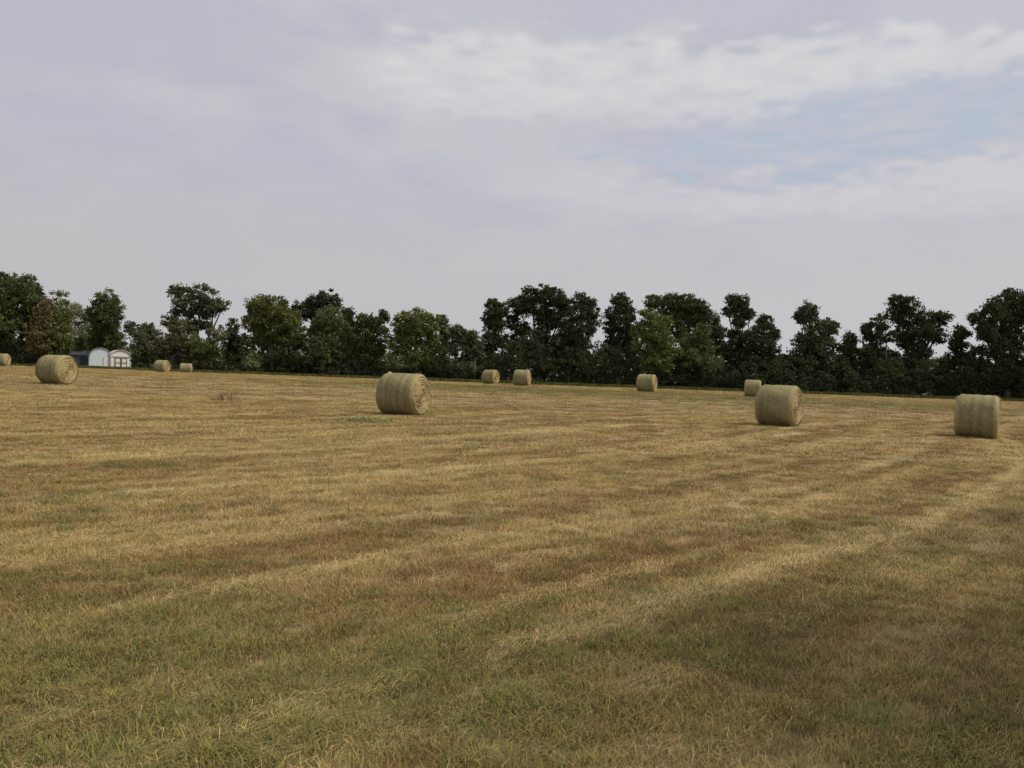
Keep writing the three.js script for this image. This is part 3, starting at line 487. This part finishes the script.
function archShed(px, pyFoot, wpx, hpx, depth, label, wallM, roofM, kind) {
  const m = depth / F, b = at(px, pyFoot, depth), w = wpx * m, top = hpx * m, wall = top * (kind ? .62 : .50), D = 3.6; b.y = hgt(b.x, b.z) - .03;
  const t = thing('garden_shed', label, 'shed', 'sheds beyond the field', [b.x, b.y, b.z], Math.atan2(-b.x, -b.z) * (kind ? 1.28 : 1.12));
  const body = new THREE.ExtrudeGeometry(archShape(w, wall, top - .08, kind ? 10 : 6), { depth: D, bevelEnabled: false }).translate(0, 0, -D);
  part('wall', body, wallM, t); part('roof', roofGeo(w, wall, top - .08, D, kind ? 10 : 6), roofM, t);
  const trimM = kind ? mat(.12, .075, .055) : wallM;
  if (kind) {
    const dw = w * .62 / 2, dh = wall * .93;
    for (const s of [-1, 1]) { const dr = part('door', box(dw - .02, dh, .05, s * dw / 2, dh / 2 + .04, .03), wallM, t);
      part('door_trim', mergeGeometries([box(dw - .02, .10, .03, s * dw / 2, .10, .072), box(dw - .02, .10, .03, s * dw / 2, dh * .55, .072), box(dw - .02, .10, .03, s * dw / 2, dh - .01, .072), box(.09, dh, .026, s * (dw - .07), dh / 2 + .04, .07), box(.09, dh, .026, s * .06, dh / 2 + .04, .07)]), trimM, dr); }
    part('eave_board', box(w + .1, .10, .06, 0, wall + .06, .035), mat(.5, .45, .38), t);
    for (const s of [-1, 1]) part('corner_board', box(.12, wall, .05, s * (w / 2 - .06), wall / 2, .028), mat(.78, .75, .70), t);
  } else {
    part('door', box(w * .30, wall * .98, .05, w * .30, wall * .49 + .03, .03), mat(.80, .80, .80), t);
    part('door_frame', mergeGeometries([box(.06, wall, .06, w * .14, wall / 2 + .03, .03), box(w * .34, .06, .06, w * .30, wall + .05, .03)]), mat(.62, .66, .68), t);
  }
}
archShed(100.5, 366.8, 20, 20.5, 122, 'plain pale blue white arched shed beside a shed with crossed doors', mat(.68, .75, .78), mat(.30, .29, .29, .5));
archShed(120.8, 367.6, 18.5, 19.2, 116, 'cream white arched shed with brown crossed double doors', mat(.88, .85, .80), mat(.66, .62, .57), true);
{
  const depth = 128, m = depth / F, b = at(80, 366, depth); b.y = hgt(b.x, b.z) - .03; const w = 32 * m, h = 12 * m, top = 20 * m, D = 6;
  const t = thing('low_barn', 'long low dark grey green barn with a pale metal roof', 'barn', null, [b.x, b.y, b.z], -.1);
  part('wall', box(w, h, D, 0, h / 2, -D / 2), mat(.12, .15, .14), t);
  const rs = new THREE.Shape(); rs.moveTo(.35, h - .05); rs.lineTo(-D / 2, top); rs.lineTo(-D - .35, h - .05); rs.lineTo(-D - .35, h + .04); rs.lineTo(-D / 2, top + .1); rs.lineTo(.35, h + .04); rs.closePath();
  const roof = part('roof', new THREE.ExtrudeGeometry(rs, { depth: w + .5, bevelEnabled: false }).rotateY(-Math.PI / 2).translate(w / 2 + .25, 0, 0), mat(.20, .22, .20, .5), t);
  part('gable', new THREE.ExtrudeGeometry((() => { const s = new THREE.Shape(); s.moveTo(0, h); s.lineTo(-D, h); s.lineTo(-D / 2, top - .03); s.closePath(); return s; })(), { depth: w - .01, bevelEnabled: false }).rotateY(-Math.PI / 2).translate(w / 2 - .005, 0, 0), mat(.12, .15, .14), t);
  part('door', box(1.7, h * .8, .06, w * .16, h * .4, .035), mat(.035, .05, .055), t); for (const q of [-.9, .9]) part('door_post', box(.1, h * .84, .08, w * .16 + q, h * .42, .03), mat(.17, .19, .18), t);
}
{ // weathered board fence left of the first bale
  const depth = 116, m = depth / F, b = at(27, 363, depth); b.y = hgt(b.x, b.z); const t = thing('board_fence', 'short weathered pinkish grey board fence under the leafy trees', 'fence', null, [b.x, b.y, b.z], .05), n = 15, w = 18 * m / n, M = [mat(.22, .18, .165, 1), mat(.17, .145, .13, 1)], r = rng(4);
  for (let k = 0; k < n; k++) part('board', box(w - .02, .95 + .08 * r(), .03, (k - n / 2 + .5) * w, .5, .0), M[k % 2], t);
  part('rail', box(n * w, .09, .05, 0, .28, -.045), M[1], t); part('rail', box(n * w, .09, .05, 0, .78, -.045), M[1], t);
}
{ // rust red hut among the shrubs
  const depth = E + 6, m = depth / F, b = at(221, 369, depth); b.y = hgt(b.x, b.z) - .02; const w = 9 * m, h = 6 * m;
  const t = thing('small_hut', 'tiny rust red hut half hidden among shrubs', 'hut', null, [b.x, b.y, b.z], .2);
  part('wall', box(w, h, 1.2, 0, h / 2, -.6), mat(.19, .085, .052, .9), t);
  const rs = new THREE.Shape(); rs.moveTo(-w / 2 - .1, h + .01); rs.lineTo(w / 2 + .1, h + .01); rs.lineTo(0, h + .38); rs.closePath();
  part('roof', new THREE.ExtrudeGeometry(rs, { depth: 1.4, bevelEnabled: false }).translate(0, 0, -1.3), mat(.14, .075, .055, .9), t);
  part('door', box(w * .35, h * .8, .04, .1, h * .41, .022), mat(.16, .06, .04, .9), t);
}
renderer.render(scene, camera);
